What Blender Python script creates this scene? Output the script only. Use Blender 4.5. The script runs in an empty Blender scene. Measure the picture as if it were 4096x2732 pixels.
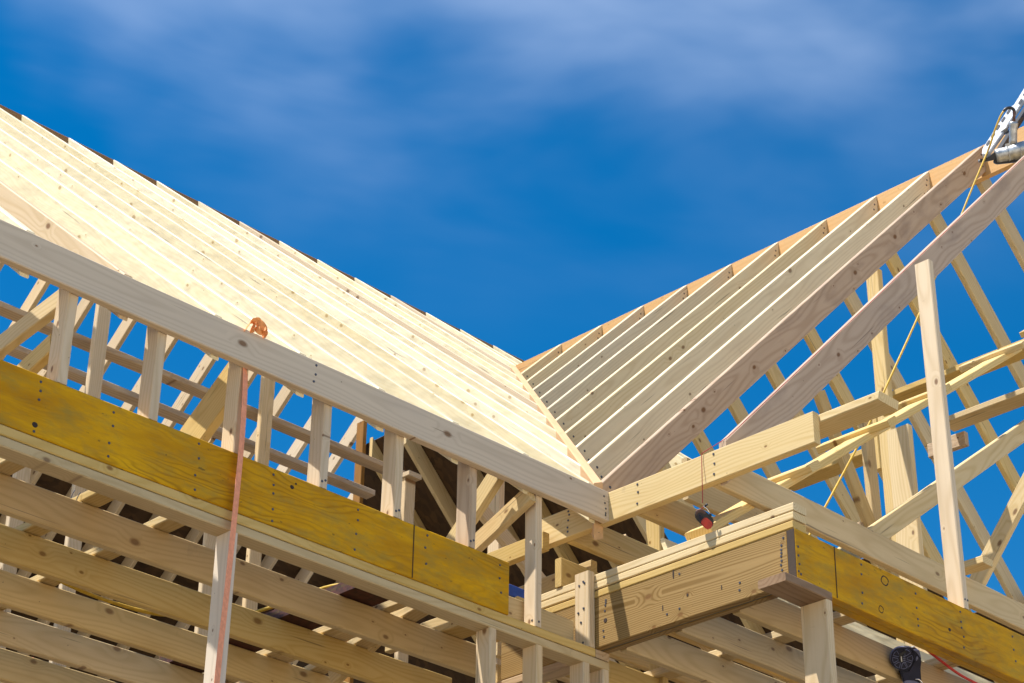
import bpy, bmesh, math, random
from mathutils import Vector, Matrix
random.seed(7)
rad = math.radians
S = bpy.context.scene
COL = S.collection
V = Vector

# ------------------------------------------------------------------ camera
RX = V((0.7105918, -0.7034875, 0.0128283))      # right
RD = V((0.3516064, 0.3392466, -0.8725163))      # down
RF = V((0.6094524, 0.6245134, 0.4884166))       # forward
CAM = V((0, 0, 1.6))
cd = bpy.data.cameras.new('camera'); co = bpy.data.objects.new('camera', cd); COL.objects.link(co)
m = Matrix((RX, -RD, -RF)).transposed().to_4x4(); m.translation = CAM
co.matrix_world = m
cd.sensor_width = 36; cd.sensor_fit = 'HORIZONTAL'; cd.lens = 71.057
cd.clip_start = 0.1; cd.clip_end = 6000
cd.dof.use_dof = True; cd.dof.focus_distance = 8.6; cd.dof.aperture_fstop = 14
S.camera = co

# ------------------------------------------------------------------ materials
class NT:
    def __init__(s, name):
        s.m = bpy.data.materials.new(name); s.m.use_nodes = True
        s.t = s.m.node_tree; s.b = s.t.nodes['Principled BSDF']
    def n(s, typ, **kw):
        nd = s.t.nodes.new(typ)
        for k, v in kw.items(): setattr(nd, k, v)
        return nd
    def l(s, a, b): s.t.links.new(a, b)
    def math(s, op, a, b=None, c=None, clamp=False):
        nd = s.n('ShaderNodeMath', operation=op); nd.use_clamp = clamp
        for i, v in enumerate((a, b, c)):
            if v is None: continue
            if isinstance(v, (int, float)): nd.inputs[i].default_value = v
            else: s.l(v, nd.inputs[i])
        return nd.outputs[0]
    def mix(s, f, a, b, blend='MIX'):
        nd = s.n('ShaderNodeMix', data_type='RGBA', blend_type=blend)
        for i, v in ((0, f), (6, a), (7, b)):
            if isinstance(v, (int, float)): nd.inputs[i].default_value = v
            elif isinstance(v, (tuple, list)): nd.inputs[i].default_value = tuple(v) + (1,) * (4 - len(v))
            else: s.l(v, nd.inputs[i])
        return nd.outputs[2]
    def mapr(s, v, a, b, c=0., d=1.):
        nd = s.n('ShaderNodeMapRange'); s.l(v, nd.inputs[0])
        nd.inputs[1].default_value = a; nd.inputs[2].default_value = b
        nd.inputs[3].default_value = c; nd.inputs[4].default_value = d
        return nd.outputs[0]
    def coord(s, scale=(1, 1, 1), rnd=True):
        tc = s.n('ShaderNodeTexCoord')
        out = tc.outputs['Object']
        if rnd:
            oi = s.n('ShaderNodeObjectInfo')
            s.rand = oi.outputs['Random']
            cx = s.n('ShaderNodeCombineXYZ')
            s.l(s.math('MULTIPLY', s.rand, 37.0), cx.inputs[0])
            s.l(s.math('MULTIPLY', s.rand, 1.7), cx.inputs[1])
            s.l(s.math('MULTIPLY', s.rand, 0.9), cx.inputs[2])
            ad = s.n('ShaderNodeVectorMath', operation='ADD'); s.l(out, ad.inputs[0]); s.l(cx.outputs[0], ad.inputs[1])
            out = ad.outputs[0]
        s.raw = out
        return s.scaled(scale)
    def scaled(s, sc):
        mp = s.n('ShaderNodeVectorMath', operation='MULTIPLY'); s.l(s.raw, mp.inputs[0]); mp.inputs[1].default_value = sc
        return mp.outputs[0]
    def noise(s, vec, scale, detail=3., rough=.55, dist=0.):
        nd = s.n('ShaderNodeTexNoise'); s.l(vec, nd.inputs['Vector'])
        nd.inputs['Scale'].default_value = scale; nd.inputs['Detail'].default_value = detail
        nd.inputs['Roughness'].default_value = rough; nd.inputs['Distortion'].default_value = dist
        return nd.outputs['Fac']

def wood(name, light, dark, knot=(.16, .075, .03), ring=80., ringamt=.45, knots=.5, stain=.25, staincol=(.30, .25, .21), rough=.62, vary=.16, kstr=.7, wob_=1., spec=.25, figure=0., scuff=.45):
    w = NT(name); w.coord()
    # growth rings: distance from a wandering pith line, solid through the board
    wob = w.noise(w.scaled((.7, 2.2, 2.2)), 1.3, 2.)
    wob2 = w.noise(w.scaled((.55, 1.7, 1.7)), 1.9, 1.)
    sp = w.n('ShaderNodeSeparateXYZ'); tc = w.n('ShaderNodeTexCoord'); w.l(tc.outputs['Object'], sp.inputs[0])
    oy = w.math('MULTIPLY_ADD', w.rand, .16, -.08)
    y = w.math('ADD', w.math('ADD', sp.outputs[1], oy), w.math('MULTIPLY_ADD', wob, .20*wob_, -.10*wob_))
    zc = w.math('ADD', w.math('ADD', sp.outputs[2], .045), w.math('MULTIPLY_ADD', wob2, .12*wob_, -.06*wob_))
    # knots
    vo = w.n('ShaderNodeTexVoronoi', voronoi_dimensions='2D'); w.l(w.scaled((5.6, 9.5, 0.)), vo.inputs['Vector']); vo.inputs['Scale'].default_value = 1.
    sc = w.n('ShaderNodeSeparateColor'); w.l(vo.outputs['Color'], sc.inputs[0])
    gate = w.math('LESS_THAN', sc.outputs[0], w.math('MULTIPLY_ADD', w.math('FRACT', w.math('MULTIPLY', w.rand, 5.17)), knots, knots * .35))
    size = w.math('MULTIPLY_ADD', w.math('POWER', sc.outputs[1], 2.), .12, .035)
    kd = w.math('DIVIDE', vo.outputs['Distance'], size)
    kmask = w.math('MULTIPLY', w.mapr(kd, 1.15, .55), gate)
    halo = w.math('MULTIPLY', w.mapr(kd, 3.4, .7), gate)
    rr = w.math('SQRT', w.math('ADD', w.math('MULTIPLY', y, y), w.math('MULTIPLY', zc, zc)))
    rr = w.math('ADD', rr, w.math('MULTIPLY', halo, .018))
    ph = w.math('MULTIPLY', rr, ring * 6.283)
    sn = w.math('SINE', ph)
    rings = w.math('POWER', w.mapr(sn, -1, 1), 2.2)
    fib = w.noise(w.scaled((3., 160., 160.)), 1., 3., .6)
    streak = w.noise(w.scaled((.9, 14., 14.)), 1., 3., .6)
    blot = w.noise(w.scaled((2.2, 7., 7.)), 1., 4., .6)
    f = w.math('ADD', w.math('MULTIPLY', rings, ringamt), w.math('MULTIPLY_ADD', fib, .5, -.18))
    f = w.math('ADD', f, w.math('MULTIPLY_ADD', streak, .7, -.32), clamp=True)
    c = w.mix(f, light, dark)
    c = w.mix(w.math('MULTIPLY', w.mapr(blot, .52, .78), stain), c, staincol)
    c = w.mix(w.math('MULTIPLY', halo, .30), c, dark)
    c = w.mix(w.math('MULTIPLY', kmask, kstr), c, knot)
    # checks (fine dark drying cracks)
    ck = w.noise(w.scaled((1.6, 55., 55.)), 1., 2., .5)
    c = w.mix(w.math('MULTIPLY', w.mapr(ck, .70, .745), .6), c, (.10, .06, .035))
    sf = w.noise(w.scaled((7., 3.5, 3.5)), 1., 5., .7)
    c = w.mix(w.math('MULTIPLY', w.mapr(sf, .66, .80), scuff), c, (.20, .14, .09))
    tiny = w.noise(w.scaled((55., 75., 75.)), 1., 1., .4)
    c = w.mix(w.math('MULTIPLY', w.mapr(tiny, .80, .83), .7), c, (.10, .06, .035))
    hv = w.n('ShaderNodeHueSaturation'); w.l(c, hv.inputs['Color'])
    rv = w.math('FRACT', w.math('MULTIPLY', w.rand, 7.31))
    rs = w.math('FRACT', w.math('MULTIPLY', w.rand, 13.7))
    w.l(w.math('MULTIPLY_ADD', rv, vary, 1 - vary * .6), hv.inputs['Value'])
    w.l(w.math('MULTIPLY_ADD', rs, .30, .92), hv.inputs['Saturation'])
    w.l(hv.outputs[0], w.b.inputs['Base Color'])
    w.b.inputs['Roughness'].default_value = rough
    w.b.inputs['Specular IOR Level'].default_value = spec
    bp = w.n('ShaderNodeBump'); bp.inputs['Strength'].default_value = .25; bp.inputs['Distance'].default_value = .002
    w.l(w.math('ADD', fib, w.math('MULTIPLY', kmask, -1.)), bp.inputs['Height'])
    nrm_ = bp.outputs[0]
    if figure:      # wavy planed surface round the knots, catches the light in patches
        b2 = w.n('ShaderNodeBump'); b2.inputs['Strength'].default_value = figure; b2.inputs['Distance'].default_value = .012
        fg = w.noise(w.scaled((5., 11., 11.)), 1., 2., .5)
        w.l(w.math('ADD', w.math('MULTIPLY', halo, .12), fg), b2.inputs['Height']); w.l(nrm_, b2.inputs['Normal']); nrm_ = b2.outputs[0]
    w.l(nrm_, w.b.inputs['Normal'])
    return w.m

M = {}
M['spruce'] = wood('spruce', (.68, .52, .28), (.54, .38, .16), stain=.25, staincol=(.45, .31, .14), ringamt=.5, kstr=.85, knots=.35)
M['pale'] = wood('pale_spruce', (.84, .735, .51), (.75, .63, .39), knot=(.38, .23, .09), ringamt=.4, stain=.6, staincol=(.76, .62, .37), knots=.5, rough=.45, spec=.3, figure=1., kstr=.7, vary=.22, scuff=.12)
M['right'] = wood('bounce_lightened_spruce', (.83, .69, .46), (.69, .54, .33), ring=75, ringamt=.5, stain=.4, staincol=(.58, .44, .27), knots=.25, wob_=.6, kstr=.75, scuff=.25)  # spruce lightened to stand in for light reflected off the left roof
M['grey'] = wood('grey_spruce', (.70, .59, .46), (.56, .46, .35), ring=85, ringamt=.5, stain=.3, staincol=(.48, .41, .35), knots=.3, wob_=.5, kstr=.8)
M['stud'] = wood('stud_spruce', (.66, .52, .35), (.53, .39, .23), stain=.3, staincol=(.43, .32, .20), knots=.4, ringamt=.5, kstr=.85)
M['dirty_shade'] = wood('weathered_shade_spruce', (.52, .39, .26), (.38, .26, .16), ring=55, ringamt=.6, stain=.85, staincol=(.21, .16, .13), knots=.45, kstr=.9)
M['brown'] = wood('brownish_spruce', (.48, .355, .25), (.35, .24, .155), ring=60, ringamt=.55, stain=.8, staincol=(.24, .17, .13), knots=.45, kstr=.95)
M['old'] = wood('old_brown_wood', (.30, .18, .09), (.19, .10, .04), ring=55, ringamt=.5, stain=.6, staincol=(.13, .07, .035), knots=.3)
M['joist'] = wood('joist_spruce', (.61, .45, .225), (.48, .33, .14), stain=.5, staincol=(.41, .275, .115), knots=.45, ringamt=.45, kstr=.75)
M['treated'] = wood('shade_darkened_treated_pine', (.35, .235, .11), (.20, .12, .045), ring=125, ringamt=.85, knots=.25, stain=.2, staincol=(.24, .165, .08), vary=.05, wob_=.5)  # treated pine, darkened further in place of shade nothing casts on the beam
M['peach'] = wood('peach_veneer', (.66, .42, .22), (.55, .32, .14), knot=(.42, .24, .1), ring=30, ringamt=.3, knots=.15, stain=.1, vary=.05)
M['brownlvl'] = wood('brown_veneer', (.32, .17, .06), (.22, .10, .03), ring=30, ringamt=.3, knots=.1, stain=.1, vary=.05)

def lvl():
    w = NT('yellow_coated_veneer'); w.coord()
    a = w.noise(w.scaled((2.2, 9., 9.)), 1., 5., .65)
    b = w.noise(w.scaled((5., 11., 11.)), 1., 6., .7)
    c2 = w.noise(w.scaled((9., 60., 60.)), 1., 4., .65)
    wob = w.noise(w.scaled((.8, 3.4, 3.4)), 1.4, 3.)
    sp = w.n('ShaderNodeSeparateXYZ'); w.l(w.raw, sp.inputs[0])
    ph = w.math('MULTIPLY', w.math('ADD', sp.outputs[1], w.math('MULTIPLY', wob, .55)), 210.)
    cath = w.math('POWER', w.mapr(w.math('SINE', ph), -1, 1), 3.)
    big = w.noise(w.scaled((.9, 3., 3.)), 1.6, 2.)
    cath = w.math('MULTIPLY', cath, w.mapr(big, .40, .62))
    c = w.mix(w.mapr(a, .3, .72), (.72, .385, .005), (.45, .20, .004))
    c = w.mix(w.math('MULTIPLY', w.mapr(b, .46, .68), .75), c, (.29, .215, .045))
    c = w.mix(w.math('MULTIPLY', cath, .55), c, (.24, .095, .004))
    c = w.mix(w.math('MULTIPLY', w.mapr(c2, .48, .74), .6), c, (.42, .20, .02))
    d = w.noise(w.scaled((30., 45., 45.)), 1., 2., .5)
    c = w.mix(w.math('MULTIPLY', w.mapr(d, .71, .76), .6), c, (.08, .06, .02))
    w.l(c, w.b.inputs['Base Color']); w.b.inputs['Roughness'].default_value = .6
    w.b.inputs['Specular IOR Level'].default_value = .12
    bp = w.n('ShaderNodeBump'); bp.inputs['Strength'].default_value = .2; bp.inputs['Distance'].default_value = .002
    w.l(c2, bp.inputs['Height']); w.l(bp.outputs[0], w.b.inputs['Normal'])
    return w.m
M['lvl'] = lvl()

def lvlend():
    w = NT('laminated_end_grain'); w.coord(rnd=False)
    sp = w.n('ShaderNodeSeparateXYZ'); w.l(w.raw, sp.inputs[0])
    st = w.math('SINE', w.math('MULTIPLY', sp.outputs[2], 1400.))
    nz = w.noise(w.scaled((30, 60, 300)), 1., 3.)
    f = w.math('ADD', w.math('MULTIPLY', w.mapr(st, -1, 1), .5), w.math('MULTIPLY', nz, .5))
    w.l(w.mix(f, (.02, .012, .008), (.075, .045, .025)), w.b.inputs['Base Color']); w.b.inputs['Roughness'].default_value = .85
    return w.m
M['lvlend'] = lvlend()

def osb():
    w = NT('shade_darkened_strand_board'); w.coord(rnd=False)
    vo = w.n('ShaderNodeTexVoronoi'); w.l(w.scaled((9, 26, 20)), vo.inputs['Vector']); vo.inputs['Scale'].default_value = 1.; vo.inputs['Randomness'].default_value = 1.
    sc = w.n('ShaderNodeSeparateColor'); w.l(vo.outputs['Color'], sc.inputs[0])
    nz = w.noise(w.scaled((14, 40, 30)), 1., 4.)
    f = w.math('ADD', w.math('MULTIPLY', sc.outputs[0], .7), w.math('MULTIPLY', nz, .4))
    w.l(w.mix(f, (.032, .015, .005), (.09, .046, .015)), w.b.inputs['Base Color']); w.b.inputs['Roughness'].default_value = .8  # strand colours darkened to stand in for deep shade inside the roof
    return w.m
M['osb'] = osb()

def plain(name, col, rough=.5, metal=0., nz=.15, scale=40., spec=.5):
    w = NT(name); w.coord()
    f = w.noise(w.scaled((1, 1, 1)), scale, 4.)
    w.l(w.mix(w.mapr(f, .35, .7, 0, 1), tuple(c * (1 - nz) for c in col), tuple(min(1, c * (1 + nz)) for c in col)), w.b.inputs['Base Color'])
    w.b.inputs['Roughness'].default_value = rough; w.b.inputs['Metallic'].default_value = metal
    w.b.inputs['Specular IOR Level'].default_value = spec
    return w.m
M['nail'] = plain('nail_steel', (.10, .10, .12), .45, .6)
M['hole'] = plain('dark_knot', (.035, .018, .01), .8)
M['ring'] = plain('knot_wood', (.30, .15, .02), .6)
M['seam'] = plain('dark_seam', (.07, .035, .01), .8)
M['teal'] = plain('teal_gasket', (.006, .045, .06), .5)
M['strap'] = plain('orange_webbing', (.86, .34, .19), .7, nz=.12, scale=60)
M['orange'] = plain('orange_webbing_bright', (.90, .34, .09), .7)
M['hose'] = plain('yellow_rubber', (.55, .34, .02), .5)
M['redhose'] = plain('red_rubber', (.55, .03, .02), .45)
M['blue'] = plain('blue_plastic', (.005, .06, .33), .45)
M['white'] = plain('white_metal', (.58, .59, .61), .4)
M['silver'] = plain('cast_aluminium', (.48, .48, .47), .42, .75, nz=.3, scale=30)
M['black'] = plain('black_plastic', (.012, .012, .016), .4)
M['navy'] = plain('navy_plastic', (.010, .012, .036), .42, nz=.3, spec=.3)
M['navyedge'] = plain('navy_plastic_edge', (.15, .17, .30), .4)
M['red'] = plain('red_plastic', (.52, .035, .02), .35, nz=.2)
M['brownplastic'] = plain('dusty_plastic', (.12, .055, .04), .55, nz=.4)
M['string'] = plain('red_string', (.38, .03, .04), .8)
M['redstack'] = plain('red_edge_paint', (.07, .018, .010), .7, nz=.5)
M['chrome'] = plain('chrome', (.75, .75, .75), .2, 1.)

def ground_mat(nm, c0, c1):
    w = NT(nm); w.coord(rnd=False)
    a = w.noise(w.scaled((1, 1, 1)), .35, 6., .6); b = w.noise(w.scaled((1, 1, 1)), 14., 5., .7)
    f = w.math('ADD', w.math('MULTIPLY', a, .6), w.math('MULTIPLY', b, .4))
    w.l(w.mix(w.mapr(f, .3, .7), c0, c1), w.b.inputs['Base Color']); w.b.inputs['Roughness'].default_value = .95
    return w.m
M['ground'] = ground_mat('pale_gravel', (.56, .47, .35), (.72, .62, .48))
M['bounce_cut'] = ground_mat('dark_bounce_cut', (.030, .018, .007), (.060, .036, .014))
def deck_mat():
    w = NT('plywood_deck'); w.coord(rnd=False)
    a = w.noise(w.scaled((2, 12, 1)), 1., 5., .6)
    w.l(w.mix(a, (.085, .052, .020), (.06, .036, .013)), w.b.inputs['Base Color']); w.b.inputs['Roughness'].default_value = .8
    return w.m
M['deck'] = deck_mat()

# ------------------------------------------------------------------ object helpers
USED = {}
def link(name, me, mat, parent=None):
    o = bpy.data.objects.new(name, me); COL.objects.link(o)
    if mat is not None: me.materials.append(M[mat] if isinstance(mat, str) else mat)
    if parent is not None: o.parent = parent
    return o
def tag(o, label, cat, group=None):
    o['label'] = label; o['category'] = cat
    if group: o['group'] = group
    return o
ORD = ['first', 'second', 'third', 'fourth', 'fifth', 'sixth', 'seventh', 'eighth', 'ninth', 'tenth', 'eleventh', 'twelfth',
       'thirteenth', 'fourteenth', 'fifteenth', 'sixteenth', 'seventeenth', 'eighteenth', 'nineteenth', 'twentieth',
       'twenty-first', 'twenty-second', 'twenty-third', 'twenty-fourth', 'twenty-fifth', 'twenty-sixth']

def beam_mesh(L, w, t, n0=None, n1=None, ch=.0038, bow=.002, seg=None):
    """timber of length L along local X, width w along Y, thickness t along Z; n0/n1 = local normals of the end cuts"""
    seg = seg or max(2, int(L / .5))
    prof = [(-w/2+ch, -t/2), (w/2-ch, -t/2), (w/2, -t/2+ch), (w/2, t/2-ch), (w/2-ch, t/2), (-w/2+ch, t/2), (-w/2, t/2-ch), (-w/2, -t/2+ch)]
    a1, a2 = random.uniform(-1, 1) * bow, random.uniform(-1, 1) * bow
    verts, faces = [], []
    n0 = n0 or V((1, 0, 0)); n1 = n1 or V((1, 0, 0))
    for i in range(seg + 1):
        f = i / seg; b = math.sin(math.pi * f)
        for (y, z_) in prof:
            j = 1 + random.uniform(-1, 1) * .006
            x = L * f
            e0 = -(n0.y * y + n0.z * z_) / n0.x; e1 = -(n1.y * y + n1.z * z_) / n1.x
            x = x + e0 * (1 - f) + e1 * f
            verts.append((x, y * j + a1 * b, z_ * j + a2 * b))
    for i in range(seg):
        for k in range(8):
            k2 = (k + 1) % 8
            faces.append((i*8+k, (i+1)*8+k, (i+1)*8+k2, i*8+k2))
    faces.append(tuple(range(8))[::-1] if False else tuple(range(8)))
    faces.append(tuple(reversed([seg*8+k for k in range(8)])))
    me = bpy.data.meshes.new('timber'); me.from_pydata(verts, [], faces)
    bm = bmesh.new(); bm.from_mesh(me); bmesh.ops.recalc_face_normals(bm, faces=bm.faces); bm.to_mesh(me); bm.free()
    return me

def beam(name, P0, P1, w, t, wdir, mat, label=None, cat='beam', group=None, cut0=None, cut1=None, parent=None, ch=.0038, bow=.002):
    """wdir: world direction of the width w.  cut0/cut1: world normals of end planes"""
    P0, P1 = V(P0), V(P1); d = P1 - P0; L = d.length; x = d / L
    wd = V(wdir); y = (wd - x * wd.dot(x)).normalized(); zz = x.cross(y)
    R = Matrix((x, y, zz)).transposed()
    loc = lambda n: (R.transposed() @ V(n)) if n is not None else None
    me = beam_mesh(L, w, t, loc(cut0), loc(cut1), ch, bow)
    o = link(name, me, mat)
    mw = R.to_4x4(); mw.translation = P0
    o.matrix_world = mw
    if parent is not None:
        o.parent = parent; o.matrix_parent_inverse = parent.matrix_world.inverted()
    if label: tag(o, label, cat, group)
    return o

def xboard(name, x0, x1, y0, y1, z0, z1, mat, label=None, cat='beam', group=None, parent=None, **k):
    return beam(name, (x0, (y0+y1)/2, (z0+z1)/2), (x1, (y0+y1)/2, (z0+z1)/2), z1-z0, y1-y0, (0, 0, 1), mat, label, cat, group, parent=parent, **k)
def yboard(name, x0, x1, y0, y1, z0, z1, mat, label=None, cat='beam', group=None, parent=None, **k):
    return beam(name, ((x0+x1)/2, y0, (z0+z1)/2), ((x0+x1)/2, y1, (z0+z1)/2), z1-z0, x1-x0, (0, 0, 1), mat, label, cat, group, parent=parent, **k)
def post(name, x0, x1, y0, y1, z0, z1, mat, label=None, cat='stud', group=None, parent=None, **k):
    return beam(name, ((x0+x1)/2, (y0+y1)/2, z0), ((x0+x1)/2, (y0+y1)/2, z1), y1-y0, x1-x0, (0, 1, 0), mat, label, cat, group, parent=parent, **k)

def tube_mesh(pts, r, seg=8, closed=True):
    pts = [V(p) for p in pts]; verts, faces = [], []
    up = V((0, 0, 1)); prev = None
    for i, p in enumerate(pts):
        t = (pts[min(i+1, len(pts)-1)] - pts[max(i-1, 0)]).normalized()
        a = t.cross(up if abs(t.z) < .95 else V((1, 0, 0))).normalized()
        if prev is not None:
            a = (prev - t * prev.dot(t)).normalized()
        prev = a; b = t.cross(a)
        rr = r[i] if isinstance(r, (list, tuple)) else r
        for k in range(seg):
            an = 2 * math.pi * k / seg
            verts.append(tuple(p + (a * math.cos(an) + b * math.sin(an)) * rr))
    for i in range(len(pts) - 1):
        for k in range(seg):
            k2 = (k+1) % seg
            faces.append((i*seg+k, i*seg+k2, (i+1)*seg+k2, (i+1)*seg+k))
    faces.append(tuple(reversed(range(seg)))); faces.append(tuple((len(pts)-1)*seg+k for k in range(seg)))
    me = bpy.data.meshes.new('tube'); me.from_pydata(verts, [], faces)
    for p in me.polygons: p.use_smooth = len(p.vertices) == 4
    return me
def spline(pts, n=8):
    pts = [V(p) for p in pts]; out = []
    for i in range(len(pts)-1):
        p0 = pts[max(i-1, 0)]; p1 = pts[i]; p2 = pts[i+1]; p3 = pts[min(i+2, len(pts)-1)]
        for k in range(n):
            t = k / n
            out.append(.5*((2*p1)+(p2-p0)*t+(2*p0-5*p1+4*p2-p3)*t*t+(3*p1-p0-3*p2+p3)*t**3))
    out.append(pts[-1]); return out

# nail heads, one shared mesh, always children of the board they are driven into
def disc_mesh(r, th, seg=10):
    bm = bmesh.new(); bmesh.ops.create_cone(bm, cap_ends=True, segments=seg, radius1=r, radius2=r*.8, depth=th)
    me = bpy.data.meshes.new('disc'); bm.to_mesh(me); bm.free(); return me
NAIL = disc_mesh(.0058, .004); NAIL.materials.append(M['nail'])
HOLE = disc_mesh(.013, .003, 14); HOLE.materials.append(M['hole'])
def stick(parent, P, n, me=NAIL, name='nail_head', sc=(1, 1, 1)):
    o = bpy.data.objects.new(name, me); COL.objects.link(o)
    n = V(n); q = n.to_track_quat('Z', 'Y')
    mw = q.to_matrix().to_4x4(); mw.translation = V(P)
    o.matrix_world = mw @ Matrix.Diagonal((*sc, 1))
    o.parent = parent; o.matrix_parent_inverse = parent.matrix_world.inverted()
    return o

# ------------------------------------------------------------------ setting
gm = bpy.data.meshes.new('ground'); s_ = 3000
gm.from_pydata([(-s_, -s_, 0), (s_, -s_, 0), (s_, s_, 0), (-s_, s_, 0)], [], [(0, 1, 2, 3)])
g = link('ground', gm, 'ground'); g['kind'] = 'structure'
def slab(name, x0, x1, y0, y1, z0, z1, mat, parent=None):
    bm = bmesh.new(); bmesh.ops.create_cube(bm, size=1)
    for v in bm.verts: v.co = V(((x0+x1)/2 + v.co.x*(x1-x0), (y0+y1)/2 + v.co.y*(y1-y0), (z0+z1)/2 + v.co.z*(z1-z0)))
    me = bpy.data.meshes.new(name); bm.to_mesh(me); bm.free()
    o = link(name, me, mat, parent)
    if parent is not None: o.matrix_parent_inverse = parent.matrix_world.inverted()
    return o
so_ = slab('bounce_cut', -4, 24, -.8, 24, .0, .004, 'bounce_cut'); so_['kind'] = 'structure'  # unseen dark patch added to cut light bounced onto the undersides
fl = slab('floor', -2, 16, 5.65, 17, 1.9, 1.95, 'deck'); fl['kind'] = 'structure'
fl2 = slab('floor', 6.1, 16, 4.5, 5.65, 1.9, 1.95, 'deck'); fl2['kind'] = 'structure'

# ------------------------------------------------------------------ front left wall (plane y = 5.5)
A = xboard('fascia_beam', .9, 5.934, 5.461, 5.499, 5.217, 5.36, 'grey', 'long pale grey board along the eave of the left roof, nailed across the stud tops', 'fascia board', bow=.001)
for x, z_ in [(5.905, 5.328), (5.91, 5.297), (5.915, 5.272), (5.914, 5.25), (5.913, 5.24), (4.271, 5.338), (4.271, 5.298), (4.264, 5.265)]:
    stick(A, (x, 5.4612, z_), (0, -1, 0))
Y1 = xboard('laminated_header', .9, 5.373, 5.503, 5.585, 4.634, 4.864, 'lvl', 'yellow coated laminated header in the left wall below the short studs', 'header beam', bow=.0008)
for x, z_ in [(3.119, 4.838), (3.123, 4.804), (3.122, 4.77), (3.12, 4.649), (3.42, 4.832), (3.424, 4.78), (3.417, 4.711), (3.42, 4.661), (3.791, 4.842), (3.797, 4.785), (3.788, 4.715), (3.793, 4.659), (4.137, 4.837), (4.141, 4.796), (4.143, 4.762), (4.146, 4.699), (4.147, 4.652), (4.554, 4.831), (4.556, 4.788), (4.551, 4.729), (4.548, 4.663), (4.917, 4.839), (4.908, 4.784), (4.916, 4.718), (5.32, 4.836), (5.319, 4.778), (5.329, 4.718)]:
    stick(Y1, (x, 5.5028, z_), (0, -1, 0))
for x, z_, s2 in [(3.12, 4.674, .9), (4.228, 4.817, .75), (4.245, 4.836, .4)]:
    stick(Y1, (x, 5.503, z_), (0, -1, 0), HOLE, 'knot', (s2*1.1, s2, 1))
beam('joint_seam', (4.845, 5.5015, 4.637), (4.845, 5.5015, 4.862), .004, .003, (1, 0, 0), 'seam', parent=Y1, ch=.0005, bow=0)
xboard('eave_plate', .9, 5.5, 5.503, 5.588, 5.295, 5.335, 'joist', 'top plate hidden behind the grey eave board, on the short studs', 'wall plate', bow=0)
# short studs standing on the yellow header
sx = [2.793, 3.183, 3.567, 3.946, 4.357, 4.735, 5.141]
names = ['far left at the picture edge', 'left end', 'second from the left', 'behind the orange strap', 'fifth along', 'sixth along', 'last before the header end']
for i, x in enumerate(sx):
    o = post('short_stud', x, x + .040, 5.503, 5.586, 4.8645, 5.294, 'dirty_shade' if i == 6 else 'stud',
         f'short stud between yellow header and grey eave board, {ORD[i]} from the left', 'stud', 'short studs on the yellow header')
    if i >= 4:
        for k in range(2): stick(o, (x + .012 + .016*k, 5.5028, 4.89 + .008*k), (0, -1, 0))
s1 = post('long_stud', 5.527, 5.565, 5.503, 5.572, 4.632, 5.36, 'stud', 'full height stud right of the yellow header end, carrying the grey eave board', 'stud')
stick(s1, (5.5268, 5.521, 4.659), (-1, 0, 0)); stick(s1, (5.548, 5.5028, 4.655), (0, -1, 0))
c1 = post('corner_stud', 5.8485, 5.887, 5.503, 5.588, 4.632, 4.976, 'stud', 'stud nailed to the end of the treated beam in the inner corner', 'stud')
for y, z_ in [(5.535, 4.931), (5.528, 4.923), (5.559, 4.918), (5.534, 4.809), (5.565, 4.795), (5.55, 4.749), (5.538, 4.656)]:
    stick(c1, (5.8483, y, z_), (-1, 0, 0))
xboard('header_filler', 5.376, 5.846, 5.590, 5.628, 4.634, 4.768, 'joist', 'low board behind the two studs right of the yellow header end', 'board')
pu = xboard('upper_plate', .9, 5.887, 5.503, 5.588, 4.595, 4.632, 'joist', 'upper of the two wall plates directly under the left yellow header', 'wall plate', bow=0)
pl = xboard('lower_plate', .9, 5.972, 5.503, 5.588, 4.555, 4.5915, 'joist', 'lower of the two wall plates, resting on the left wall studs', 'wall plate', bow=0)
yboard('corner_plate', 5.889, 5.972, 5.503, 6.3, 4.5935, 4.6295, 'dirty_shade', 'plate with cracked end grain under the treated beam at the inner corner', 'wall plate')
# full studs under the plates
for x, lab in [(2.45, 'wall stud under the left plates, beyond the picture edge'), (3.963, 'tall wall stud under the left plates with the orange strap hanging in front'),
               (5.272, 'wall stud under the plates left of the inner corner, further from the corner'), (5.536, 'wall stud under the plates left of the inner corner, nearer the corner'),
               (5.815, 'left stud of the pair under the inner corner'), (5.934, 'right stud of the pair under the inner corner')]:
    post('wall_stud', x, x + .038, 5.503, 5.587, 1.95, 4.5545, 'grey' if x < 4.5 else 'stud', lab, 'stud', 'full height studs of the left wall')

# ------------------------------------------------------------------ right return (plane x = 5.89) and near header
B = yboard('cross_beam', 5.934, 5.974, 4.338, 5.886, 5.217, 5.358, 'spruce', 'sunlit pale board crossing above the treated beam, with the chalk reel string over it', 'beam', bow=.001)
for y, z_ in [(5.291, 5.34), (5.288, 5.302), (5.294, 5.25), (4.861, 5.34), (4.858, 5.295), (4.862, 5.248), (5.705, 5.342), (5.7, 5.324), (5.706, 5.298), (5.71, 5.265), (5.709, 5.245)]:
    stick(B, (5.9338, y, z_), (-1, 0, 0))
yboard('flat_plate', 5.977, 6.11, 4.045, 5.9, 5.322, 5.358, 'spruce', 'flat board behind the sunlit cross beam, its cut end sticking out further right', 'plate', cut0=(0, 1, .25))
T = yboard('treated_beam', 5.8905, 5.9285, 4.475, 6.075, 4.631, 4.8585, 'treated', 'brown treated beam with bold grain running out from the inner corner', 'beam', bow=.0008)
T2 = yboard('treated_beam', 5.9355, 5.9735, 4.475, 6.075, 4.631, 4.8585, 'treated', 'rear ply of the brown treated beam, behind the teal strip', 'beam', bow=.0008)
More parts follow.
